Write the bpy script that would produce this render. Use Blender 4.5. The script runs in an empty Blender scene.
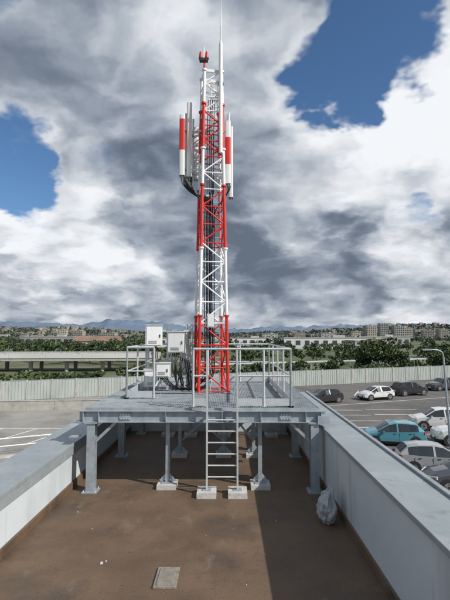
import bpy, math, random
from mathutils import Vector, Matrix, noise
R=random.Random(7)
S=bpy.context.scene
def col(n): 
    S.collection.objects.link(n); return n
# ---------------------------------------------------------------- materials
def mat(name,c,rough=.6,metal=0,var=.15,scale=4,bump=0,bscale=30,c2=None,spec=.5,detail=3):
    m=bpy.data.materials.new(name); m.use_nodes=True
    nt=m.node_tree; b=nt.nodes['Principled BSDF']
    b.inputs['Roughness'].default_value=rough; b.inputs['Metallic'].default_value=metal
    b.inputs['Specular IOR Level'].default_value=spec
    tc=nt.nodes.new('ShaderNodeTexCoord')
    n=nt.nodes.new('ShaderNodeTexNoise'); n.inputs['Scale'].default_value=scale; n.inputs['Detail'].default_value=detail
    n.inputs['Roughness'].default_value=.6
    nt.links.new(tc.outputs['Object'],n.inputs['Vector'])
    r=nt.nodes.new('ShaderNodeValToRGB')
    r.color_ramp.elements[0].position=.3; r.color_ramp.elements[1].position=.7
    lo=c2 if c2 else tuple(x*(1-var) for x in c)
    hi=c if c2 else tuple(min(1,x*(1+var)) for x in c)
    r.color_ramp.elements[0].color=(*lo,1); r.color_ramp.elements[1].color=(*hi,1)
    nt.links.new(n.outputs['Fac'],r.inputs['Fac']); nt.links.new(r.outputs['Color'],b.inputs['Base Color'])
    if bump:
        n2=nt.nodes.new('ShaderNodeTexNoise'); n2.inputs['Scale'].default_value=bscale; n2.inputs['Detail'].default_value=3
        nt.links.new(tc.outputs['Object'],n2.inputs['Vector'])
        bp=nt.nodes.new('ShaderNodeBump'); bp.inputs['Strength'].default_value=bump; bp.inputs['Distance'].default_value=.02
        nt.links.new(n2.outputs['Fac'],bp.inputs['Height']); nt.links.new(bp.outputs['Normal'],b.inputs['Normal'])
    return m
def mixover(m,c,scale,lo,hi,stretch=(1,1,1),detail=5,rough=None):
    nt=m.node_tree; b=nt.nodes['Principled BSDF']; src=b.inputs['Base Color'].links[0].from_socket
    tc=nt.nodes.new('ShaderNodeTexCoord'); mp=nt.nodes.new('ShaderNodeMapping'); mp.inputs['Scale'].default_value=stretch
    mp.inputs['Location'].default_value=(R.random()*9,R.random()*9,0)
    n=nt.nodes.new('ShaderNodeTexNoise'); n.inputs['Scale'].default_value=scale; n.inputs['Detail'].default_value=detail; n.inputs['Roughness'].default_value=.65
    mr=nt.nodes.new('ShaderNodeMapRange'); mr.inputs['From Min'].default_value=lo; mr.inputs['From Max'].default_value=hi
    mx=nt.nodes.new('ShaderNodeMix'); mx.data_type='RGBA'
    nt.links.new(tc.outputs['Object'],mp.inputs['Vector']); nt.links.new(mp.outputs['Vector'],n.inputs['Vector'])
    nt.links.new(n.outputs['Fac'],mr.inputs['Value']); nt.links.new(mr.outputs['Result'],mx.inputs['Factor'])
    nt.links.new(src,mx.inputs['A']); mx.inputs['B'].default_value=(*c,1)
    nt.links.new(mx.outputs['Result'],b.inputs['Base Color'])
    if rough is not None:
        mf=nt.nodes.new('ShaderNodeMapRange'); mf.inputs['To Min'].default_value=b.inputs['Roughness'].default_value; mf.inputs['To Max'].default_value=rough
        nt.links.new(mr.outputs['Result'],mf.inputs['Value']); nt.links.new(mf.outputs['Result'],b.inputs['Roughness'])
    return m
M={}
M['roof']=mat('roof_membrane',(.140,.092,.058),.6,var=.2,scale=1.3,bump=.5,bscale=60)
mixover(M['roof'],(.085,.06,.043),.9,.5,.68,rough=.38); mixover(M['roof'],(.21,.16,.12),2.6,.58,.78,(1,.5,1)); mixover(M['roof'],(.06,.044,.034),14,.6,.72)
M['wall']=mat('parapet_paint',(.57,.62,.65),.6,var=.05,scale=1.5,bump=.12,bscale=40)
mixover(M['wall'],(.40,.44,.46),1.6,.52,.8,(1,1,.25)); mixover(M['wall'],(.33,.35,.35),3.5,.6,.8,(1.6,1.6,.12))
M['cop']=mat('coping_metal',(.32,.36,.38),.5,.2,var=.1,scale=2)
mixover(M['cop'],(.22,.25,.26),5,.55,.75); mixover(M['cop'],(.42,.45,.46),1.2,.55,.75)
M['galv']=mat('galvanised_steel',(.35,.40,.44),.48,.3,var=.18,scale=9)
M['grate']=mat('grating_steel',(.42,.47,.50),.5,.3,var=.2,scale=5)
M['rail']=mat('rail_steel',(.58,.62,.64),.42,.3,var=.1,scale=8)
M['red']=mat('red_paint',(.62,.03,.02),.45,var=.12,scale=6)
M['white']=mat('white_paint',(.82,.83,.84),.42,var=.05,scale=6)
M['radome']=mat('radome_grey',(.76,.77,.77),.45,var=.05,scale=3)
M['cab']=mat('cabinet_paint',(.64,.66,.65),.5,var=.06,scale=3)
M['black']=mat('black_cable',(.015,.015,.018),.5,var=.2)
M['bluecable']=mat('dark_feeder_cable',(.03,.04,.07),.5,var=.2)
M['conc']=mat('concrete',(.42,.41,.38),.85,var=.12,scale=2)
mixover(M['conc'],(.28,.27,.25),1.2,.5,.75)
M['pad']=mat('concrete_pad',(.5,.5,.48),.85,var=.15,scale=8,bump=.3)
M['cover']=mat('cast_cover',(.22,.20,.17),.8,var=.25,scale=14,bump=.3)
M['stone']=mat('pale_stone',(.5,.48,.44),.8,var=.2,scale=14)
M['asph']=mat('asphalt',(.13,.125,.12),.9,var=.15,scale=.5)
mixover(M['asph'],(.08,.078,.075),.15,.5,.7); mixover(M['asph'],(.2,.19,.18),.35,.6,.75,(1,.3,1)); mixover(M['asph'],(.05,.05,.05),3.5,.62,.72)
M['lot']=mat('worn_concrete_paving',(.29,.28,.26),.9,var=.12,scale=.4)
mixover(M['lot'],(.18,.175,.165),.25,.5,.72); mixover(M['lot'],(.13,.125,.12),2,.6,.75)
M['line']=mat('road_marking_paint',(.72,.72,.7),.7,var=.12,scale=4)
mixover(M['line'],(.3,.3,.29),3,.55,.70)
M['fence']=mat('fence_panel',(.38,.42,.40),.7,var=.08,scale=.6)
mixover(M['fence'],(.27,.30,.29),.8,.5,.75,(1,1,.3))
M['grass']=mat('grass_ground',(.085,.11,.04),.95,var=.25,scale=.06)
mixover(M['grass'],(.17,.16,.12),.025,.45,.6); mixover(M['grass'],(.045,.065,.025),.08,.5,.62)
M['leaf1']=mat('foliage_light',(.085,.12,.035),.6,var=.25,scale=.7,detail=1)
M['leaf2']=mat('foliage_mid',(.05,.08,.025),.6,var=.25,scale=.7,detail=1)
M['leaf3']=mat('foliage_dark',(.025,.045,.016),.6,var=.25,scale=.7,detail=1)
M['haze1']=mat('far_foliage_light_hazed',(.10,.125,.09),.8,var=.2,scale=.05,detail=1)  # both far leaf colours have distance haze mixed in
M['haze2']=mat('far_foliage_dark_hazed',(.055,.075,.06),.8,var=.2,scale=.05,detail=1)
M['bark']=mat('bark',(.12,.09,.06),.9,var=.25,scale=5)
M['glass']=mat('dark_glass',(.02,.025,.03),.06,var=.1,spec=.8)
M['tyre']=mat('tyre_rubber',(.02,.02,.02),.85,var=.1)
M['rim']=mat('alloy_rim',(.4,.4,.42),.35,.7,var=.1)
M['plast']=mat('black_plastic',(.03,.03,.032),.6,var=.1)
M['hl']=mat('headlamp',(.7,.72,.75),.15,.2,var=.05)
M['tl']=mat('tail_lamp',(.35,.01,.01),.2,var=.05)
M['tile']=mat('roof_tiles',(.25,.16,.12),.8,var=.25,scale=.2)
M['tile2']=mat('far_roof_tiles',(.22,.18,.16),.8,var=.25,scale=.02)
M['plaster']=mat('plaster',(.46,.43,.38),.85,var=.15,scale=.05)
M['farwall']=mat('far_plaster',(.33,.34,.34),.85,var=.2,scale=.02)
M['farwall2']=mat('far_plaster_warm',(.36,.33,.29),.85,var=.2,scale=.02)
M['plasterw']=mat('white_cladding',(.62,.63,.64),.7,var=.08,scale=.1)
M['win']=mat('window_dark',(.06,.07,.09),.3,var=.2)
M['bag']=mat('plastic_sack',(.4,.43,.46),.4,var=.2,scale=6,bump=.6,bscale=18)
def paint(n,c):
    m=mat('car_paint_'+n,c,.28,.15,var=.03,scale=2,detail=1); m.node_tree.nodes['Principled BSDF'].inputs['Coat Weight'].default_value=.7
    return m
M['p_white']=paint('white',(.7,.71,.71)); M['p_black']=paint('black',(.02,.021,.025)); M['p_teal']=paint('teal',(.08,.27,.34))
M['p_silver']=paint('silver',(.36,.38,.39)); M['p_grey']=paint('grey',(.07,.075,.085)); M['p_red']=paint('red',(.4,.03,.03))
# ---------------------------------------------------------------- mesh builder
class MB:
    def __init__(s): s.v=[];s.f=[];s.m=[];s.mats=[];s.sm=[]
    def mi(s,k):
        if k not in s.mats: s.mats.append(k)
        return s.mats.index(k)
    def add(s,vs,fs,k,smooth=False):
        o=len(s.v); s.v+= [tuple(v) for v in vs]; i=s.mi(k)
        for f in fs: s.f.append(tuple(o+a for a in f)); s.m.append(i); s.sm.append(smooth)
    def box(s,c,d,k,rz=0):
        cx,cy,cz=c; a,b,h=d[0]/2,d[1]/2,d[2]/2; cs,sn=math.cos(rz),math.sin(rz)
        vs=[]
        for z in(-h,h):
            for x,y in((-a,-b),(a,-b),(a,b),(-a,b)): vs.append((cx+x*cs-y*sn,cy+x*sn+y*cs,cz+z))
        s.add(vs,[(3,2,1,0),(4,5,6,7),(0,1,5,4),(1,2,6,5),(2,3,7,6),(3,0,4,7)],k)
    def box2(s,a,b,k): s.box([(a[i]+b[i])/2 for i in range(3)],[abs(b[i]-a[i]) for i in range(3)],k)
    def frame(s,p,q,up=(0,0,1)):
        p=Vector(p);q=Vector(q);d=(q-p).normalized();u=Vector(up)
        if abs(d.dot(u))>.98:u=Vector((0,1,0))
        sd=d.cross(u).normalized(); u=sd.cross(d).normalized(); return p,q,sd,u
    def beam(s,p,q,w,h,k,up=(0,0,1),off=(0,0)):
        p,q,sd,u=s.frame(p,q,up); vs=[]
        for e in(p,q):
            e=e+sd*off[0]+u*off[1]
            for a,b in((-w/2,-h/2),(w/2,-h/2),(w/2,h/2),(-w/2,h/2)): vs.append(e+sd*a+u*b)
        s.add(vs,[(0,1,2,3),(7,6,5,4),(0,4,5,1),(1,5,6,2),(2,6,7,3),(3,7,4,0)],k)
    def ibeam(s,p,q,h,w,k,up=(0,0,1),t=.012):
        s.beam(p,q,w,t,k,up,(0,h/2-t/2)); s.beam(p,q,w,t,k,up,(0,-h/2+t/2)); s.beam(p,q,t*.8,h-2*t+.004,k,up)
    def tube(s,p,q,r,k,n=8,r2=None):
        p,q,sd,u=s.frame(p,q); r2=r if r2 is None else r2; vs=[]
        for e,rr in((p,r),(q,r2)):
            for i in range(n):
                a=2*math.pi*i/n; vs.append(e+sd*math.cos(a)*rr+u*math.sin(a)*rr)
        s.add(vs,[(i,i+n,(i+1)%n+n,(i+1)%n) for i in range(n)],k,True)
        s.add(vs[:n],[tuple(range(n))],k); s.add(vs[n:],[tuple(reversed(range(n)))],k)
    def path(s,pts,r,k,n=8):
        for a,b in zip(pts,pts[1:]): s.tube(a,b,r,k,n)
    def obj(s,name,parent=None,bevel=0,loc=None,rz=0):
        me=bpy.data.meshes.new(name); me.from_pydata(s.v,[],s.f)
        for k in s.mats: me.materials.append(M[k])
        me.polygons.foreach_set('material_index',s.m); me.polygons.foreach_set('use_smooth',s.sm); me.update()
        o=bpy.data.objects.new(name,me); col(o)
        if parent:o.parent=parent
        if loc:o.location=loc
        o.rotation_euler[2]=rz
        if bevel:
            b=o.modifiers.new('bevel','BEVEL'); b.width=bevel; b.segments=2; b.limit_method='ANGLE'
        return o
def curve(pts,n=10):
    out=[];P=[Vector(p) for p in pts];P=[P[0]]+P+[P[-1]]
    for i in range(1,len(P)-2):
        for j in range(n):
            t=j/n;a,b,c,d=P[i-1],P[i],P[i+1],P[i+2]
            out.append(.5*((2*b)+(c-a)*t+(2*a-5*b+4*c-d)*t*t+(3*b-a-3*c+d)*t**3))
    out.append(P[-2]);return out
GZ=-4.5
# ---------------------------------------------------------------- ground
g=MB(); n=48
vs=[(0,0,GZ)]+[(16000*math.cos(2*math.pi*i/n),16000*math.sin(2*math.pi*i/n),GZ) for i in range(n)]
g.add(vs,[(0,i+1,(i+1)%n+1) for i in range(n)],'grass'); g.obj('ground')
def fy(x): return 60+.42*x
g=MB(); g.add([(-5,-25,GZ+.004),(85,-25,GZ+.004),(85,fy(85),GZ+.004),(-5,fy(-5),GZ+.004)],[(0,1,2,3)],'asph'); g.obj('parking_asphalt')
g=MB(); g.add([(-80,-25,GZ+.004),(-5,-25,GZ+.004),(-5,fy(-5),GZ+.004),(-80,fy(-80),GZ+.004)],[(0,1,2,3)],'lot'); g.obj('parking_paving')
g=MB(); z=GZ+.008
def line(x0,y0,x1,y1,w=.14):
    d=Vector((x1-x0,y1-y0)).normalized(); nx,ny=-d.y*w/2,d.x*w/2
    g.add([(x0+nx,y0+ny,z),(x0-nx,y0-ny,z),(x1-nx,y1-ny,z),(x1+nx,y1+ny,z)],[(0,1,2,3)],'line')
for i in range(11):
    y=17+i*2.7; line(8,y,12.9,y); line(13.3,y+.3,18.2,y+.3)
for i in range(12):
    x=6+i*3.0; yy=fy(x)-12; line(x,yy,x+1.9,yy+4.8)
line(4,44,34,56.6)
for i in range(9):
    x=-27+i*2.7; line(x,30,x+1.5,35.2)
line(-30,35.3,-5,35.3)
line(-16,22,-7,24.5); line(-17,27,-6,27)
g.obj('parking_markings')
# ---------------------------------------------------------------- terrace building
b=MB(); XL,XR,YB=-2.75,1.68,12.9
b.box2((XL-.5,-3,GZ),(XR+.55,YB+.35,-.12),'wall')
b.obj('terrace_building')
b=MB(); b.box2((XL-.02,-3,-.118),(XR+.02,YB+.02,0),'roof'); b.obj('roof_terrace_floor')
def parapet(x0,x1,y0,y1,h):
    b=MB(); b.box2((x0,y0,-.116),(x1,y1,h-.06),'wall')
    return b
b=parapet(XL-.58,XL,-3,YB,.8)
yy=-3
while yy<YB:
    b.box2((XL-.65,yy+.006,.742),(XL+.035,min(yy+2.2,YB)-.006,.80),'cop'); yy+=2.2
b.box2((XL-.03,-3,.6),(XL+.025,YB,.738),'cop')
b.box2((XL-.01,-3,.001),(XL+.03,YB,.13),'roof')
b.obj('parapet_wall',bevel=.006)
b=parapet(XR,XR+.52,-3,YB,1.1)
yy=-3.7
while yy<YB:
    b.box2((XR-.035,yy+.006,1.042),(XR+.6,min(yy+2.2,YB)-.006,1.10),'cop'); yy+=2.2
b.box2((XR-.03,-3,.001),(XR+.01,YB,.13),'roof')
b.box2((XR+.50,-3,1.1),(XR+.56,YB,1.13),'cop')
b.obj('parapet_wall',bevel=.006)
b=MB(); b.box2((XL-.6,YB,-.116),(XR+.56,YB+.3,.74),'wall'); b.box2((XL-.64,YB-.04,.742),(XR+.6,YB+.34,.802),'cop'); b.obj('parapet_wall',bevel=.006)
b=MB(); b.box((-.68,5.22,.012),(.25,.42,.024),'cover'); b.box((-.68,5.22,.028),(.19,.35,.01),'cover'); b.obj('roof_inspection_cover',bevel=.004)
b=MB()
for x,y,s in((-1.5,5.55,.024),(-1.46,5.6,.015),(-1.2,8.4,.02),(.7,6.8,.014),(-2.3,7.1,.012),(-.3,6.3,.008),(.2,5.1,.009),(-1.9,6.5,.01)):
    vs=[(x+s*math.cos(a)*R.uniform(.7,1.2),y+s*math.sin(a)*R.uniform(.7,1.2),.001) for a in [k*1.05 for k in range(6)]]
    vs2=[(x+(p[0]-x)*.6,y+(p[1]-y)*.6,s*.7) for p in vs]
    b.add(vs+vs2,[(i,(i+1)%6,(i+1)%6+6,i+6) for i in range(6)]+[tuple(range(6,12))],'stone')
b.obj('loose_stones')
import bmesh
bm=bmesh.new(); bmesh.ops.create_icosphere(bm,subdivisions=5,radius=1)
for v in bm.verts:
    c=v.co.copy(); t=(c.z+1)/2
    wr=1.0-.55*max(0,(t-.45)/.55)
    f=noise.noise(c*1.6)*.25+noise.noise(c*4)*.13+abs(noise.noise(c*9))*.1
    p=Vector((c.x*.13*wr,c.y*.20*wr,0))*(1+f*1.3)
    v.co=Vector((p.x+.06*t+noise.noise(c*3+Vector((4,0,0)))*.02,p.y+noise.noise(c*3)*.03,max(.003,t*.55*(1+f*.25)-.03)))
me=bpy.data.meshes.new('plastic_sack'); bm.to_mesh(me); bm.free(); me.materials.append(M['bag'])
for p in me.polygons:p.use_smooth=True
o=bpy.data.objects.new('plastic_sack',me); col(o); o.location=(1.42,6.75,0)
# ---------------------------------------------------------------- platform
PX0,PX1,PY0,PY1,DZ=-2.5,1.6,8.0,12.7,1.42
b=MB()
x=PX0+.02
while x<PX1: b.box2((x,PY0+.05,DZ-.03),(x+.006,PY1,DZ),'grate'); x+=.034
y=PY0+.05
while y<PY1: b.box2((PX0,y,DZ-.014),(PX1,y+.012,DZ-.003),'grate'); y+=.1
for xs in range(5):
    x=PX0+xs*(PX1-PX0)/4; b.box2((x-.006,PY0+.04,DZ-.034),(x+.006,PY1,DZ+.004),'galv')
for y in(PY0+.04,PY0+1.6,PY0+3.2,PY1): b.box2((PX0,y-.006,DZ-.034),(PX1,y+.006,DZ+.005),'galv')
zb=DZ-.036-.1
ys=[8.0,9.15,10.3,11.5,12.65]
for y in ys: b.ibeam((PX0-.1 if y==8 else PX0,y,zb),(PX1+.1 if y==8 else PX1,y,zb),.2,.14,'galv')
for x in(PX0+.1,-1.08,-.1,.57,PX1-.1): 
    for a,c in zip(ys,ys[1:]): b.ibeam((x,a+.075,zb+.02),(x,c-.075,zb+.02),.14,.1,'galv')
for x in(PX0-.02,PX0+.25,-1.08,-.1,.57,PX1-.25,PX1+.02): b.box((x,7.995,zb),(.012,.13,.17),'galv')
for x in(-1.8,1.0):
    b.box((x,7.985,zb),(.2,.014,.12),'galv')
    for dx in(-.07,-.025,.025,.07):
        for dz in(-.035,.035): b.tube((x+dx,7.978,zb+dz),(x+dx,7.965,zb+dz),.01,'rail',6)
for y in(8.02,10.3,12.6):
    for x,sx in((PX0+.12,1),(PX1-.1,-1)):
        b.ibeam((x,y,.015),(x,y,zb-.1),.16,.14,'galv')
        b.box((x,y,.009),(.26,.26,.018),'galv')
        b.box((x,y,zb-.112),(.22,.2,.02),'galv')
        b.beam((x+sx*.05,y,zb-.45),(x+sx*.42,y,zb-.1),.05,.05,'galv')
        for dx in(-.1,.1):
            for dy in(-.1,.1): b.tube((x+dx,y+dy,.018),(x+dx,y+dy,.045),.012,'rail',6)
b.box((PX0-.18,8.02,zb-.35),(.14,.2,.02),'galv'); b.box((PX1+.05,8.02,zb-.05),(.2,.24,.14),'galv')
def leg(x,y):
    b.box((x,y,.04),(.34,.34,.08),'pad'); b.box((x,y,.088),(.2,.2,.016),'galv')
    b.beam((x,y,.09),(x,y,zb-.1),.07,.07,'galv',up=(0,1,0))
    b.beam((x-.12,y,.1),(x,y,.24),.008,.06,'galv'); b.beam((x+.12,y,.1),(x,y,.24),.008,.06,'galv')
    b.box((x,y,zb-.11),(.16,.14,.016),'galv')
for x in(-1.08,.57): leg(x,8.25)
for x in(-1.08,-.1,.57): leg(x,10.3)
for x in(-1.6,-1.0,-.1,.7,1.15): leg(x,12.3)
for a,c in(((-1.08,10.3),(-.1,10.3)),((-.1,10.3),(.57,10.3))):
    b.beam((a[0],a[1]+.05,.3),(c[0],c[1]+.05,zb-.12),.04,.04,'galv'); b.beam((c[0],a[1]+.1,.3),(a[0],c[1]+.1,zb-.12),.04,.04,'galv')
plat=b.obj('steel_platform')
b=MB()
for x in(-.36,.16):
    b.beam((x,7.84,.1),(x,7.84,2.44),.06,.03,'rail',up=(1,0,0)); b.box((x,7.84,.045),(.32,.36,.09),'pad'); b.box((x,7.84,.096),(.14,.14,.014),'galv')
    b.beam((x,7.84,1.3),(x,7.99,1.3),.04,.04,'galv')
z=.3
while z<1.42: b.tube((-.36,7.84,z),(.16,7.84,z),.014,'rail',8); z+=.19
b.obj('access_ladder')
b=MB()
RX0,RX1,RY0,RY1=-2.05,1.12,8.12,12.4
def railrun(p,q,n,toe=True):
    p=Vector(p);q=Vector(q)
    for i in range(n+1):
        c=p.lerp(q,i/n); b.tube((c.x,c.y,DZ),(c.x,c.y,DZ+1.02),.02,'rail'); b.box((c.x,c.y,DZ+.012),(.09,.09,.012),'galv')
    for h,r in((1.03,.022),(.55,.016)): b.tube((p.x,p.y,DZ+h),(q.x,q.y,DZ+h),r,'rail')
    if toe: b.beam((p.x,p.y,DZ+.09),(q.x,q.y,DZ+.09),.006,.13,'rail')
railrun((-.62,RY0,0),(-.36,RY0,0),1); railrun((.16,RY0,0),(RX1,RY0,0),2)
railrun((RX1,RY0,0),(RX1,RY1,0),4); railrun((RX0,RY1,0),(RX1,RY1,0),4); railrun((RX0,9.2,0),(RX0,RY1,0),3); railrun((RX0,9.2,0),(-1.5,9.2,0),1)
b.tube((-.36,8.12,DZ+1.03),(.16,8.12,DZ+1.03),.02,'rail')
b.obj('guard_railing')
# ---------------------------------------------------------------- tower
TX,TY=-.39,10.35; Z0,Z1=DZ+.02,8.9
def hw(z): 
    t=(z-Z0)/(Z1-Z0); return .33*(1-t)+.205*t
bands=[(Z0,3.13,'red'),(3.13,4.66,'white'),(4.66,6.13,'red'),(6.13,7.0,'white'),(7.0,8.08,'red'),(8.08,Z1,'white')]
def tc(z):
    for a,c,k in bands:
        if z<c:return k
    return 'white'
b=MB()
def corner(i,z):
    h=hw(z); a=math.radians(12)
    x,y=((-h,-h),(h,-h),(h,h),(-h,h))[i]; 
    return (TX+x*math.cos(a)-y*math.sin(a),TY+x*math.sin(a)+y*math.cos(a),z)
for a,c,k in bands:
    for i in range(4): b.tube(corner(i,a),corner(i,c),.036,k,10)
    for i in range(4):
        p=corner(i,c); b.tube((p[0],p[1],c-.02),(p[0],p[1],c+.02),.06,k,10)
lv=[Z0+.02];
while lv[-1]<Z1-.3: lv.append(lv[-1]+ (hw(lv[-1])*2)*.78)
lv.append(Z1-.02)
for j,(a,c) in enumerate(zip(lv,lv[1:])):
    k=tc((a+c)/2)
    for i in range(4):
        n2=(i+1)%4
        p,q=(corner(i,a),corner(n2,c)) if (j+i)%2 else (corner(n2,a),corner(i,c))
        b.tube(p,q,.018,k,6)
        b.tube(corner(i,a),corner(n2,a),.015,k,6)
for i in range(4): b.tube(corner(i,Z1-.03),corner((i+1)%4,Z1-.03),.02,'white',6); p=corner(i,Z0); b.box((p[0],p[1],DZ+.014),(.2,.2,.02),'galv')
for dx in(-.02,.2): b.tube((TX+dx,TY+.12,DZ),(TX+dx,TY+.08,8.7),.012,'rail',6)
z=DZ+.2
while z<8.6: b.tube((TX-.02,TY+.1,z),(TX+.2,TY+.1,z),.009,'rail',6); z+=.28
tower=b.obj('telecom_tower')
b=MB()
for i in range(7):
    x=TX-.14+.035*i; y=TY-.05+R.uniform(-.05,.05)
    b.path(curve([(x*1.0-.25+R.uniform(-.25,.1),TY+.1,DZ+.12+.03*i),(x-.03,y,DZ+.35),(x,y,DZ+1.2),(x+R.uniform(-.02,.02),y,4),(x,y,6.0+R.uniform(-.3,.4))],10),.013,'black' if i%2 else 'bluecable',6)
for i in range(4):
    x=TX-.1+.05*i; b.path(curve([(x,TY,6),(x,TY,7.2),(x+.02,TY,8.3)],5),.009,'black',6)
b.obj('feeder_cables',tower)
b=MB(); b.box((TX+.0,TY-.32,3.02),(.16,.12,.3),'cab'); b.box((TX,TY-.385,3.02),(.12,.01,.24),'white'); b.tube((TX,TY-.32,2.87),(TX-.02,TY-.1,2.5),.012,'black'); b.obj('junction_box',tower,bevel=.01)
def panel(px,py,z0,z1,reds,w=.15,d=.09):
    b=MB()
    def seg(a,c,k):
        n=14; vs=[]
        for z in(a,c):
            for i in range(n):
                t=2*math.pi*i/n; cx,sy=math.cos(t),math.sin(t)
                vs.append((px+w/2*math.copysign(abs(cx)**.55,cx),py+d/2*math.copysign(abs(sy)**.55,sy),z))
        b.add(vs,[(i,(i+1)%n,(i+1)%n+n,i+n) for i in range(n)],k,True); b.add(vs[:n],[tuple(reversed(range(n)))],k); b.add(vs[n:],[tuple(range(n))],k)
    cur=z0
    for a,c in reds: 
        if a>cur: seg(cur,a,'radome')
        seg(a,c,'red'); cur=c
    if cur<z1: seg(cur,z1,'radome')
    for i in(-1,0,1): b.tube((px+i*.04,py,z0),(px+i*.04,py,z0-.05),.012,'black',6)
    return b.obj('panel_antenna',tower)
panel(-1.07,10.2,6.4,7.85,[(7.0,7.75)],.13)
panel(-.91,10.3,6.32,8.2,[],.12)
panel(-.78,10.75,6.5,7.8,[],.12)
panel(-.0,10.2,6.2,7.7,[(6.65,7.3)],.13)
panel(.07,10.6,6.0,7.75,[],.11)
b=MB()
for px,py in((-1.0,10.42),(-.85,10.7),(.02,10.42)):
    b.tube((px,py,6.2),(px,py,8.0),.025,'rail')
    for z in(6.6,7.55):
        b.tube((px,py,z),(TX,TY,z),.02,'rail'); b.beam((px,py,z),(px-.04,py-.2,z+.0),.05,.03,'galv')
for i in range(6):
    sx=-1.0+.045*i
    b.path(curve([(sx-.08,10.2,6.35),(sx-.05,10.2,6.2-.02*i),(sx+.15,10.25,6.0-.03*i),(TX-.2+.03*i,TY-.1,6.0-.12),(TX-.08+.02*i,TY,5.5)],8),.013,'black',6)
for i in range(3):
    b.path(curve([(0+.03*i,10.2,6.15),(0+.01*i,10.2,6.02),(-.12,10.3,5.85),(TX+.1,TY,5.6),(TX+.05,TY,5.2)],8),.012,'black',6)
b.tube((-.98,10.2,6.28),(-.86,10.2,6.1),.045,'plast',8); b.box((-.93,10.25,6.32),(.2,.12,.1),'plast')
b.obj('antenna_mounts',tower)
b=MB(); px,py=corner(1,Z1)[:2]
b.tube((px-.02,py-.08,6.9),(px-.02,py-.08,9.55),.045,'white',12); b.tube((px-.02,py-.08,9.55),(px-.02,py-.08,9.62),.03,'white',10)
for z in(7.4,8.6): b.beam((px-.02,py-.08,z),(px-.02,py+.05,z),.14,.05,'galv')
b.tube((px-.02,py-.08,9.6),(px-.02,py-.08,10.1),.016,'rail',8,.012); b.tube((px-.02,py-.08,10.1),(px-.02,py-.08,11.0),.010,'rail',8,.003)
b.obj('lightning_rod',tower)
b=MB(); lx,ly=corner(0,Z1)[:2]
b.tube((lx,ly,Z1-.2),(lx,ly,9.12),.025,'red'); b.box((lx-.02,ly,9.14),(.2,.12,.05),'plast')
for dx in(-.09,.05):
    b.tube((lx+dx,ly,9.165),(lx+dx,ly,9.2),.05,'plast',10); b.tube((lx+dx,ly,9.2),(lx+dx,ly,9.33),.045,'red',12,.03); b.tube((lx+dx,ly,9.33),(lx+dx,ly,9.36),.03,'red',12,.01)
b.tube((lx-.02,ly,9.16),(lx-.02,ly,9.48),.012,'rail')
b.obj('obstruction_light',tower)
# ---------------------------------------------------------------- cabinets
def cabinet(c,d,rz=0):
    b=MB(); b.box((0,0,0),d,'cab'); b.box((0,-d[1]/2-.006,0),(d[0]-.05,.014,d[2]-.05),'white')
    b.box((d[0]/2-.06,-d[1]/2-.018,0),(.02,.02,.07),'plast')
    b.box((0,0,d[2]/2+.012),(d[0]+.03,d[1]+.04,.02),'cab')
    for i in range(4): b.box((-.03,-d[1]/2-.015,-d[2]/2+.06+.018*i),(d[0]*.5,.006,.006),'plast')
    for i in range(3): b.tube((-.06+.05*i,.0,-d[2]/2),(-.06+.05*i,0,-d[2]/2-.05),.014,'black')
    return b.obj('equipment_cabinet',bevel=.008,loc=c,rz=rz)
cabinet((-1.68,10.25,2.68),(.38,.26,.46),.15); cabinet((-1.16,10.3,2.53),(.40,.26,.46),-.1); cabinet((-1.44,10.1,1.92),(.32,.2,.3)); cabinet((-.98,10.7,2.1),(.2,.24,.75)); cabinet((-1.75,10.6,1.7),(.4,.3,.4),.1)
b=MB()
for x in(-1.85,-1.4,-.95,-.84): b.beam((x,10.5,DZ),(x,10.5,2.95),.045,.045,'rail',up=(0,1,0)); b.box((x,10.5,DZ+.01),(.14,.14,.015),'galv')
for z in(1.75,2.1,2.5,2.8): b.beam((-1.9,10.45,z),(-.8,10.45,z),.03,.04,'rail')
b.beam((-1.3,10.35,1.9),(-1.3,10.45,2.8),.03,.03,'rail')
b.obj('cabinet_support_frame')
b=MB()
for i in range(9):
    x=-1.25+.045*i; b.path(curve([(x,10.25,2.28-.02*i),(x+R.uniform(-.06,.06),10.12,2.0),(x+R.uniform(-.05,.1),10.15,1.65),(x+.1,10.2,1.5),(TX-.3+.02*i,10.3,1.47+.012*i),(TX-.1,10.35,1.5+.02*i)],8),.015,'black',6)
for i in range(4):
    x=-1.72+.04*i; b.path(curve([(x,10.25,2.42),(x+.02,10.15,2.2),(x+.1,10.1,2.0),(x+.25,10.2,1.7),(x+.5,10.2,1.48)],8),.012,'black',6)
b.path(curve([(-1.05,10.1,1.95),(-1.1,10.05,1.6),(-.85,10.05,1.55),(-.78,10.1,1.8),(-.95,10.1,2.0),(-1.1,10.05,1.7)],10),.012,'black',6)
b.box2((-1.9,10.0,DZ+.01),(TX-.35,10.2,DZ+.03),'galv')
b.obj('cabinet_cables')
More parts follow.
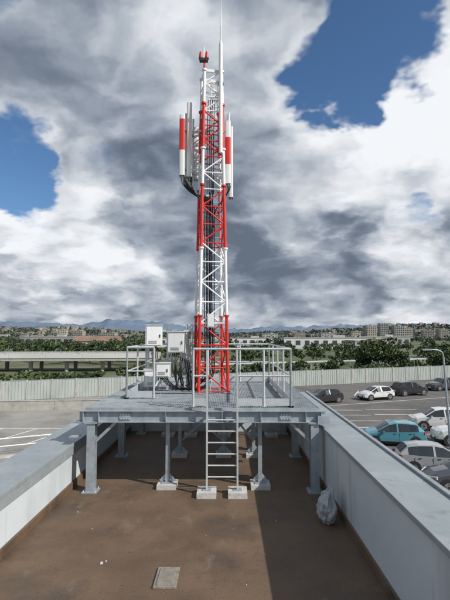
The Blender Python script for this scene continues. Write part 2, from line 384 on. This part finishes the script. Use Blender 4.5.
# ---------------------------------------------------------------- fence
b=MB(); x=-80; dx=2.4
ang=math.atan(.42)
while x<88:
    x2=x+dx; p=(x,fy(x)); q=(x2,fy(x2)); c=((x+x2)/2,(p[1]+q[1])/2); L=math.hypot(dx,dx*.42)
    b.box((c[0],c[1],GZ+1.08),(L-.02,.06,2.1),'fence',ang)
    for k in range(8):
        t=(k+.5)/8-.5; b.box((c[0]+t*dx,c[1]+t*dx*.42-.04,GZ+1.1),(.05,.05,2.0),'fence',ang)
    b.box((p[0],p[1],GZ+1.12),(.16,.18,2.24),'conc',ang)
    b.box((c[0],c[1],GZ+2.16),(L,.12,.06),'cop',ang)
    x=x2
b.obj('boundary_fence')
b=MB(); 
for i in range(14):
    x=-44+i*2.6; y=43+.1*x+2.5
    b.box((x,y,GZ+.45),(2.59,.22,.9),'conc',.1); b.box((x,y,GZ+.93),(2.6,.3,.06),'conc',.1)
b.obj('low_concrete_wall')
b=MB()
pts=[(-16.5,26),(-13.8,27.3),(-11.2,28.6),(-8.6,29.9)]
for x,y in pts: b.tube((x,y,GZ),(x,y,GZ+1.0),.035,'white')
for h in(1.0,.55): b.path([(x,y,GZ+h) for x,y in pts],.035,'white')
b.obj('ramp_handrail')
b=MB(); b.box((-12.6,27.3,GZ+.07),(9,.2,.14),'conc',.46); b.obj('kerb')
# ---------------------------------------------------------------- street lamp
b=MB(); lx,ly=12.1,25.
b.tube((lx,ly,GZ),(lx,ly,GZ+.5),.11,'galv',12); b.tube((lx,ly,GZ+.5),(lx-.25,ly,1.5),.08,'galv',12,.05)
b.path(curve([(lx-.25,ly,1.5),(lx-.32,ly,1.75),(lx-.6,ly,1.88),(lx-.95,ly,1.9)],5),.04,'galv',10)
b.box((lx-1.15,ly,1.9),(.5,.22,.07),'cop'); b.box((lx-1.17,ly,1.86),(.36,.17,.03),'hl')
b.obj('street_lamp',bevel=.01)
# ---------------------------------------------------------------- cars
ST={'hatch':[(0,.32,.48,.54,.60,.48),(.06,.24,.62,.68,.74,.6),(.35,.2,.74,.84,.83,.68),(1.0,.2,.88,.99,.86,.70),(1.75,.2,.92,1.38,.87,.62),(2.2,.2,.93,1.46,.87,.61),(2.3,.2,.935,1.465,.87,.61),(3.0,.2,.96,1.45,.87,.61),(3.4,.2,.99,1.40,.86,.6),(3.55,.21,1.0,1.36,.85,.6),(3.92,.26,.96,1.04,.80,.66),(4.03,.3,.72,.78,.78,.62),(4.08,.36,.5,.56,.7,.5)],
'suv':[(0,.4,.6,.66,.64,.5),(.06,.3,.8,.86,.78,.64),(.35,.28,.92,1.0,.87,.7),(1.0,.28,1.03,1.12,.9,.74),(1.7,.28,1.06,1.55,.91,.67),(2.3,.28,1.07,1.64,.91,.66),(2.4,.28,1.075,1.64,.91,.66),(3.2,.28,1.1,1.63,.91,.66),(3.75,.28,1.12,1.58,.9,.65),(3.9,.3,1.12,1.5,.89,.64),(4.2,.34,1.05,1.14,.85,.7),(4.3,.38,.8,.86,.82,.66),(4.34,.44,.6,.66,.74,.5)],
'sedan':[(0,.32,.48,.54,.62,.48),(.06,.24,.6,.66,.76,.6),(.4,.2,.72,.8,.86,.7),(1.25,.2,.86,.94,.88,.72),(2.0,.2,.9,1.34,.88,.62),(2.5,.2,.91,1.42,.88,.6),(2.6,.2,.915,1.425,.88,.6),(3.2,.2,.93,1.4,.88,.6),(3.55,.2,.95,1.35,.87,.6),(3.65,.2,.95,1.32,.87,.6),(4.2,.22,.93,1.0,.85,.68),(4.5,.28,.8,.9,.8,.66),(4.58,.36,.55,.6,.72,.5)]}
def car(kind,pk,x,y,rz):
    st=ST[kind]; L=st[-1][0]; b=MB(); rings=[]
    for (sx,zb,belt,roof,wb,wr) in st:
        w=wb; mid=zb+.28 if belt-zb>.4 else (zb+belt)/2
        half=[(w*.93,zb),(w,zb+.14 if belt-zb>.3 else zb+.05),(w*1.01,mid+.05),(w*.98,belt),(wr,max(roof-.05,belt+.01)),(wr*.86,roof),(wr*.45,roof+.025),(0,roof+.03)]
        rings.append([(sx-L/2,-a,z) for a,z in half]+[(sx-L/2,a,z) for a,z in reversed(half[:-1])])
    n=len(rings[0])
    for j in range(len(st)-1):
        A,B=rings[j],rings[j+1]
        for i in range(n-1):
            seg=i if i<7 else n-2-i
            k=pk
            if seg==0:k='plast'
            if seg==3 and 3<=j<=8 and j!=5: k='glass'
            if seg>=5 and (j==3 or j==9): k='glass'
            b.add([A[i],B[i],B[i+1],A[i+1]],[(0,1,2,3)],k,True)
    b.add(rings[0],[tuple(range(n))],pk); b.add(rings[-1],[tuple(reversed(range(n)))],pk)
    for j in range(len(st)-1):
        A,B=rings[j],rings[j+1]; b.add([A[0],A[-1],B[-1],B[0]],[(0,1,2,3)],'plast')
    W=max(s[4] for s in st); wr_=.32 if kind!='suv' else .36
    for wx in(-L/2+.78,L/2-.76):
        for sy in(-1,1):
            b.tube((wx,sy*(W-.12),wr_),(wx,sy*(W+.012),wr_),wr_+.06,'plast',20)
            b.tube((wx,sy*(W-.2),wr_),(wx,sy*(W+.02),wr_),wr_,'tyre',20)
            b.tube((wx,sy*W,wr_),(wx,sy*(W+.028),wr_),wr_*.64,'rim',14)
            b.tube((wx,sy*W,wr_),(wx,sy*(W+.034),wr_),wr_*.2,'plast',8)
            for q in range(5):
                a=q*1.2566+.3; b.box((wx+math.cos(a)*wr_*.42,sy*(W+.03),wr_+math.sin(a)*wr_*.42),(.05,.006,.05),'plast')
    h=st[2][2]
    for sy in(-1,1):
        b.beam((-L/2+.05,sy*.45,h-.1),(-L/2+.34,sy*(W-.06),h-.04),.10,.12,'hl')
        b.beam((L/2-.03,sy*.55,h+.1),(L/2-.22,sy*(W-.07),h+.14),.08,.18,'tl')
        b.box((-L/2+1.35,sy*(W+.08),st[3][2]+.06),(.12,.18,.12),pk)
        for hx in(.0,.95): b.box((-L/2+2.05+hx,sy*(W+.005),st[5][2]-.1),(.16,.025,.025),'plast')
        for hx in(.95,2.25,3.15): b.box((-L/2+hx+.1,sy*(W*1.005),.62),(.008,.02,.5),'plast')
    b.box((-L/2,0,.42),(.06,.9,.14),'plast'); b.box((-L/2-.01,0,.45),(.06,.48,.1),'white'); b.box((L/2,0,.62),(.05,.5,.11),'white')
    b.box((-L/2+.06,0,.3),(.14,1.3,.1),'plast'); b.box((L/2-.04,0,.36),(.14,1.3,.12),'plast')
    return b.obj('parked_car',loc=(x,y,GZ+.005),rz=rz)
r=math.radians
car('hatch','p_black',10.3,49,r(24)); car('hatch','p_white',16.6,51.4,r(20)); car('suv','p_black',21.8,55,r(200)); car('suv','p_grey',28.2,60,r(20))
car('hatch','p_teal',10.9,30.6,r(-8)); car('suv','p_white',16.2,35.2,r(-8)); car('suv','p_white',15.9,30.6,r(-6)); car('hatch','p_silver',11.0,24.6,r(172)); car('hatch','p_grey',11.3,21.7,r(-6))
car('sedan','p_grey',33.5,62,r(22)); car('hatch','p_red',38,64.5,r(22))
# ---------------------------------------------------------------- trees
LK=['leaf1','leaf2','leaf2','leaf3']
def leaves(b,c,rad,n,size,k=10,pal=LK,dark='leaf3'):
    cl=[]
    for _ in range(k):
        while 1:
            p=Vector((R.uniform(-1,1),R.uniform(-1,1),R.uniform(-1,1)))
            if p.length<.95:break
        cl.append((p*.78,R.uniform(.26,.46),R.choice(pal)))
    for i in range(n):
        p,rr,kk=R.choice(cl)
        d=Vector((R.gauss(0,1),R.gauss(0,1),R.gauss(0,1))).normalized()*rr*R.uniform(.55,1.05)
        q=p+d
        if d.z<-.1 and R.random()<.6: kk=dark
        w=Vector((c[0]+q.x*rad[0],c[1]+q.y*rad[1],c[2]+q.z*rad[2]))
        a=Vector((R.gauss(0,1),R.gauss(0,1),R.gauss(0,1))).normalized(); e=a.orthogonal().normalized(); f=a.cross(e)
        s=size*R.uniform(.6,1.3)
        b.add([w-e*s,w+f*s*.6,w+e*s,w-f*s*.6],[(0,1,2,3)],kk)
def tree(b,x,y,h,w,n,size,k=10,z=GZ,pal=LK,dark='leaf3'):
    b.tube((x,y,z),(x+.1*w,y,z+h*.45),.035*h,'bark',8,.02*h)
    for i in range(5):
        a=i*1.26+R.random(); b.tube((x+.1*w,y,z+h*.4),(x+math.cos(a)*w*.6,y+math.sin(a)*w*.6,z+h*R.uniform(.6,.8)),.016*h,'bark',6,.006*h)
    leaves(b,(x,y,z+h*.62),(w,w,h*.42),n,size,k,pal,dark)
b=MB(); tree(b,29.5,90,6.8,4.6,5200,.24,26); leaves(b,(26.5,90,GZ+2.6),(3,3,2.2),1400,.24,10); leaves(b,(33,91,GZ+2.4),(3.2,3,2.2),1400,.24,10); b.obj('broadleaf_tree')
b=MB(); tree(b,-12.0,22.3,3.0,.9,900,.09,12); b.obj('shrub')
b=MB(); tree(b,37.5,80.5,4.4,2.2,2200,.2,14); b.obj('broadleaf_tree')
b=MB()
x=-75
while x<115:
    y=fy(x)+R.uniform(4,20); h=R.uniform(2.0,3.2) if x>-6 else R.uniform(1.4,2.4)
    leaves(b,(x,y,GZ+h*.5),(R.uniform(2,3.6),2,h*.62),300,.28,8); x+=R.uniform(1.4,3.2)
b.obj('hedge_row')
b=MB()
for i in range(75):
    d=R.uniform(108,210); a=R.uniform(-.58,-.17); x=a*d; h=R.uniform(3.4,6.4)
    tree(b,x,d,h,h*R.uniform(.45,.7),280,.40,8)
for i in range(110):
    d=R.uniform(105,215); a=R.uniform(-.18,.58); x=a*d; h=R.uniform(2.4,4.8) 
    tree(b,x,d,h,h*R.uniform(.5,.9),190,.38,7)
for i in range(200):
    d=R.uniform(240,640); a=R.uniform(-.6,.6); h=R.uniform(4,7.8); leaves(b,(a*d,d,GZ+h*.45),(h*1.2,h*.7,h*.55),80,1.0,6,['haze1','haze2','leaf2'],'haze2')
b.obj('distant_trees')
# ---------------------------------------------------------------- viaduct
b=MB()
def vy(x): return 92+.06*(x+40)
for i in range(12):
    x=-95+i*7; 
    b.box((x,vy(x),-1.95),(7,8.5,.8),'conc',.06); b.box((x,vy(x)-4.3,-1.35),(6.98,.2,.9),'plasterw',.06); b.box((x,vy(x)+4.3,-1.35),(6.98,.2,.9),'conc',.06)
    b.box((x,vy(x)-4.32,-.5),(6.98,.06,.06),'rail',.06)
    for k in(-3,-1,1,3): b.tube((x+k,vy(x)-4.3,-.92),(x+k,vy(x)-4.3,-.5),.04,'rail',6)
    for dy in(-2.6,2.6): b.tube((x,vy(x)+dy,GZ),(x,vy(x)+dy,-2.5),.4,'conc',12)
    b.box((x,vy(x),-2.48),(1.2,7.6,.3),'conc',.06)
b.obj('road_viaduct')
b=MB()
for i in range(40):
    x=-4+i*3; y=86+.42*x; b.box((x,y,GZ+1.75),(3.3,.06,.32),'rail',ang); b.box((x,y,GZ+.9),(.12,.12,1.8),'galv',ang)
b.obj('road_guardrail')
# ---------------------------------------------------------------- buildings
def block(name,x,y,w,d,h,k,floors,bays,rz=0,roof='flat',z=GZ):
    b=MB(); b.box((0,0,h/2),(w,d,h),k)
    if roof=='flat': b.box((0,0,h+.15),(w+.4,d+.4,.3),'conc'); b.box((w*.2,0,h+.9),(w*.15,d*.3,1.2),'conc')
    else:
        rh=d*.2; b.add([(-w/2-.4,-d/2-.4,h),(w/2+.4,-d/2-.4,h),(w/2+.4,d/2+.4,h),(-w/2-.4,d/2+.4,h),(-w/2-.4,0,h+rh),(w/2+.4,0,h+rh)],[(0,1,5,4),(2,3,4,5),(3,0,4),(1,2,5),(3,2,1,0)],roof)
    fh=h/floors
    for f in range(floors):
        for i in range(bays):
            xx=-w/2+(i+.5)*w/bays
            b.box((xx,-d/2-.02,f*fh+fh*.55),(w/bays*.5,.12,fh*.42),'win')
            if floors>3: b.box((xx,-d/2-.4,f*fh+fh*.1),(w/bays*.7,.8,.12),k)
        for sx in(-1,1):
            for i in range(3): b.box((sx*(w/2+.02),-d/2+(i+.5)*d/3,f*fh+fh*.55),(.12,d/3*.4,fh*.5),'win')
    return b.obj(name,loc=(x,y,z),rz=rz)
block('warehouse',52,250,44,18,5.6,'plasterw',1,9,0)
block('warehouse',10,285,34,16,5.2,'plasterw',1,7,.05)
block('warehouse',-12,255,20,14,4.6,'farwall',1,6,.1)
block('warehouse',92,280,34,18,6.0,'farwall',1,8,.05)
block('warehouse',-62,215,20,12,4.4,'plaster',1,6,0,'tile')
block('warehouse',-34,270,18,12,5.4,'plasterw',1,5,0)
block('warehouse',-118,300,36,12,6.0,'farwall',1,9,0)
block('office_building',64,205,18,12,4.6,'plaster',2,6,.1)
for x,y,w,h in((232,740,17,20),(256,745,14,24),(278,740,17,20),(300,755,13,17),(205,730,15,11),(322,730,18,13),(140,640,20,8),(60,660,22,7),(350,740,14,15),(-245,740,18,12),(-275,750,14,14),(-190,730,20,9),(110,690,15,10)):
    block('apartment_block',x,y,w,14,h,R.choice(['farwall','farwall2','plaster']),max(3,int(h/3)),5,R.uniform(-.2,.2),z=GZ+2)
# ---------------------------------------------------------------- hills
def lerpt(tab,a):
    for (x0,y0),(x1,y1) in zip(tab,tab[1:]):
        if a<=x1: 
            t=max(0,(a-x0)/(x1-x0)); t=t*t*(3-2*t); return y0+(y1-y0)*t
    return tab[-1][1]
M['hill']=mat('wooded_hill_hazed',(.11,.135,.12),.95,var=.2,scale=.012,c2=(.055,.075,.07),detail=5)  # atmospheric haze is painted into the hill's base colour
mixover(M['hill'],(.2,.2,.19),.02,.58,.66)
M['mount']=mat('far_mountain',(.15,.21,.29),.95,var=.2,scale=.002,c2=(.10,.15,.23))  # bluish base colour stands in for aerial haze over the mountains
def hill(name,tab,r0,r1,k,amp,a0=-1.0,a1=1.0,na=420,nr=26):
    def H(a,t,rr):
        h=lerpt(tab,a); p=math.sin(min(1,t/.75)*math.pi/2)**1.3
        return GZ+ (h-GZ)*p+amp*noise.fractal(Vector((a*rr*.006,rr*.006,3)),1.0,2.0,6)*p
    g=MB(); vs=[]
    for i in range(na+1):
        a=a0+(a1-a0)*i/na
        for j in range(nr+1):
            t=j/nr; rr=r0+(r1-r0)*t; vs.append((a*rr,rr,H(a,t,rr)))
    fs=[(i*(nr+1)+j,(i+1)*(nr+1)+j,(i+1)*(nr+1)+j+1,i*(nr+1)+j+1) for i in range(na) for j in range(nr)]
    g.add(vs,fs,k,True); g.obj(name); return H
def zt(py,d): return 2.7+(335-py)/450*d
d1=1700
tabA=[(-1,zt(325,d1)),(-.55,zt(328,d1)),(-.45,zt(330,d1)),(-.35,zt(329,d1)),(-.25,zt(332,d1)),(-.12,zt(334,d1)),(.05,zt(334.5,d1)),(.12,zt(333,d1)),(.25,zt(331,d1)),(.4,zt(327,d1)),(.5,zt(328,d1)),(1,zt(325,d1))]
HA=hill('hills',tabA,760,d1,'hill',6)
d2=7000
tabB=[(-1,zt(325,d2)),(-.5,zt(324,d2)),(-.32,zt(326,d2)),(-.24,zt(322,d2)),(-.15,zt(325,d2)),(-.08,zt(328,d2)),(.0,zt(331,d2)),(.1,zt(329,d2)),(.3,zt(327,d2)),(1,zt(325,d2))]
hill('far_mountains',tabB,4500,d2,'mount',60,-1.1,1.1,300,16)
b=MB()
for i in range(300):
    a=R.choice([R.uniform(-.6,-.15),R.uniform(.12,.62)]); t=R.uniform(.02,.8)**.8; rr=760+(d1-760)*t; x=a*rr; z=HA(a,t,rr)
    w,d,h=R.uniform(7,14),R.uniform(8,11),R.uniform(3.5,6.5); k=R.choice(['farwall','farwall2','farwall2','plaster'])
    b.box((x,rr,z+h/2-1),(w,d,h+2),k)
    if R.random()<.6: b.add([(x-w/2-.5,rr-d/2-.5,z+h),(x+w/2+.5,rr-d/2-.5,z+h),(x+w/2+.5,rr+d/2+.5,z+h),(x-w/2-.5,rr+d/2+.5,z+h),(x-w/2,rr,z+h+1.4),(x+w/2,rr,z+h+1.4)],[(0,1,5,4),(2,3,4,5),(3,0,4),(1,2,5)],'tile2')
    for q in(-.25,.25): b.box((x+q*w,rr-d/2-.05,z+h*.55),(1.4,.2,1.5),'win')
b.obj('hillside_houses')
b=MB()
for i in range(1500):
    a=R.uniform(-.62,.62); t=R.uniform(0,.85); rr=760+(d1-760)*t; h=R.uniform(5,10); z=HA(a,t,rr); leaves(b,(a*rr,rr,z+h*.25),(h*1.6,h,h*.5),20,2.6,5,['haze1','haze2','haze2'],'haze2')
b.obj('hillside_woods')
# ---------------------------------------------------------------- world
SUN_EL=math.radians(38.5); SUN_AZ=math.radians(120)
w=bpy.data.worlds.new('World'); S.world=w; w.use_nodes=True; nt=w.node_tree; nt.nodes.clear()
L=nt.links
def N(t,**k):
    x=nt.nodes.new(t)
    for a,v in k.items(): setattr(x,a,v)
    return x
def setin(sock,v):
    if isinstance(v,bpy.types.NodeSocket): L.new(v,sock)
    else: sock.default_value=v
def mth(op,a,b=None,c=None):
    x=N('ShaderNodeMath',operation=op); setin(x.inputs[0],a)
    if b is not None:setin(x.inputs[1],b)
    if c is not None:setin(x.inputs[2],c)
    return x.outputs[0]
def vm(op,a,b=None,s=None):
    x=N('ShaderNodeVectorMath',operation=op); setin(x.inputs[0],a)
    if b is not None:setin(x.inputs[1],b)
    if s is not None:setin(x.inputs['Scale'],s)
    return x.outputs['Value'] if op=='DOT_PRODUCT' else x.outputs['Vector']
def rng(v,a,b,c=0.,d=1.):
    x=N('ShaderNodeMapRange',interpolation_type='SMOOTHSTEP'); setin(x.inputs['Value'],v); x.inputs['From Min'].default_value=a; x.inputs['From Max'].default_value=b; x.inputs['To Min'].default_value=c; x.inputs['To Max'].default_value=d
    return x.outputs['Result']
def mixc(f,a,b):
    x=N('ShaderNodeMix',data_type='RGBA'); setin(x.inputs['Factor'],f); setin(x.inputs['A'],a); setin(x.inputs['B'],b); return x.outputs['Result']
def noi(v,s,d=8,rg=.55):
    x=N('ShaderNodeTexNoise'); setin(x.inputs['Vector'],v); x.inputs['Scale'].default_value=s; x.inputs['Detail'].default_value=d; x.inputs['Roughness'].default_value=rg
    return x.outputs['Fac'],x.outputs['Color']
tcn=N('ShaderNodeTexCoord'); D=vm('NORMALIZE',tcn.outputs['Generated'])
sp=N('ShaderNodeSeparateXYZ'); L.new(D,sp.inputs[0]); zc=mth('MAXIMUM',sp.outputs['Z'],0.0)
inv=mth('DIVIDE',1.0,mth('ADD',zc,.42))
P=vm('MULTIPLY',vm('SCALE',D,s=inv),(1.25,1.25,1.7))
_,wc=noi(P,2.1,5,.6); wv=vm('SUBTRACT',wc,(.5,.5,.5)); P2=vm('ADD',P,vm('SCALE',wv,s=.40))
n1,_=noi(P2,1.5,7,.56); n2,_=noi(vm('ADD',P2,(.10,-.05,.13)),1.5,3,.56)
def puff(v):
    n,_=noi(v,3.6,2,.5); return mth('ABSOLUTE',mth('MULTIPLY_ADD',n,2.,-1.))
p1=puff(P2); p2=puff(vm('ADD',P2,(.04,-.03,.06)))
big,_=noi(vm('ADD',P,(3.1,7.2,1.)),.8,1)
DW=vm('NORMALIZE',vm('ADD',D,vm('SCALE',wv,s=.30)))
def dv(az,el):
    a,e=math.radians(az),math.radians(el); return (math.sin(a)*math.cos(e),math.cos(a)*math.cos(e),math.sin(e))
def blobs(lst):
    tot=None
    for az,el,rad,wt in lst:
        d=vm('DOT_PRODUCT',DW,dv(az,el)); x=rng(d,math.cos(math.radians(rad)),math.cos(math.radians(rad*.25)),0.,wt)
        tot=x if tot is None else mth('ADD',tot,x)
    return tot
hole=blobs([(20,34,8,.42),(14,30,6.5,.38),(26,39,6,.25),(9,27,4.5,.2),(-28,21,7,.38),(-25,17,5,.30),(-17,20,5,.26),(22.5,15,4,.24),(-32,36,6,.30),(-14,38,4,.14),(70,50,20,.3),(-80,40,25,.3),(180,50,40,.2)])
cov=mth('SUBTRACT',mth('ADD',n1,mth('MULTIPLY',p1,.14)),hole)
cover=rng(cov,.17,.37)
br=blobs([(24,27,9,.5),(28,22,9,.4),(14,22,9,.32),(17,18,6,.2),(-20,12,8,.44),(-13,9,7,.24),(22,7,7,.24),(9,16,5,.16),(-8,29,10,.14),(-29,13,8,.3),(5,32,7,.16),(30,34,6,.3),(-20,25,6,.12)])
dk=blobs([(5,13,9,.15),(14,11,7,.14),(-9,5,7,.10),(-14,22,7,.05),(0,37,9,.06),(-22,4,6,.08),(20,4,6,.06),(-24,31,9,.07)])
lit=mth('ADD',mth('MULTIPLY',mth('SUBTRACT',n1,n2),2.1),mth('MULTIPLY',mth('SUBTRACT',p1,p2),.5))
hz=rng(sp.outputs['Z'],.0,.10,.22,0.)
edge=rng(cov,.26,.55,.22,0.)
B=mth('ADD',mth('ADD',mth('ADD',lit,.05),mth('SUBTRACT',br,dk)),mth('ADD',mth('ADD',hz,edge),mth('MULTIPLY',big,.55)))
ramp=N('ShaderNodeValToRGB'); L.new(B,ramp.inputs[0]); cr=ramp.color_ramp; cr.interpolation='B_SPLINE'
cr.elements[0].position=.0; cr.elements[0].color=(.12,.15,.20,1)
cr.elements[1].position=1.; cr.elements[1].color=(.95,.97,1,1)
for p,c in((.2,(.21,.25,.32)),(.42,(.36,.41,.48)),(.70,(.68,.71,.755))):
    e=cr.elements.new(p); e.color=(*c,1)
sky=N('ShaderNodeTexSky',sky_type='NISHITA'); sky.sun_disc=False; sky.sun_elevation=SUN_EL; sky.sun_rotation=SUN_AZ
sky.altitude=50; sky.air_density=1.; sky.dust_density=.6; sky.ozone_density=2
final=mixc(cover,vm('MULTIPLY',sky.outputs[0],(.07,.092,.11)),ramp.outputs[0])
bg=N('ShaderNodeBackground'); L.new(final,bg.inputs[0]); bg.inputs[1].default_value=1.0
out=N('ShaderNodeOutputWorld'); L.new(bg.outputs[0],out.inputs[0])
# ---------------------------------------------------------------- sun
sl=bpy.data.lights.new('sun','SUN'); sl.energy=4.6; sl.angle=math.radians(.6); sl.color=(1,.95,.87)
so=bpy.data.objects.new('sun',sl); col(so)
sd=Vector((math.sin(SUN_AZ)*math.cos(SUN_EL),math.cos(SUN_AZ)*math.cos(SUN_EL),math.sin(SUN_EL)))
so.rotation_euler=sd.to_track_quat('Z','Y').to_euler(); so.location=(20,-5,30)
# ---------------------------------------------------------------- camera
cd=bpy.data.cameras.new('camera'); cd.sensor_fit='VERTICAL'; cd.sensor_height=24; cd.lens=18; cd.clip_end=30000; cd.clip_start=.05
co=bpy.data.objects.new('camera',cd); col(co); co.location=(0,0,2.7); co.rotation_euler=(math.radians(90+4.45),0,math.radians(.38)); S.camera=co
S.view_settings.view_transform='Standard'; S.view_settings.look='None'; S.view_settings.exposure=0
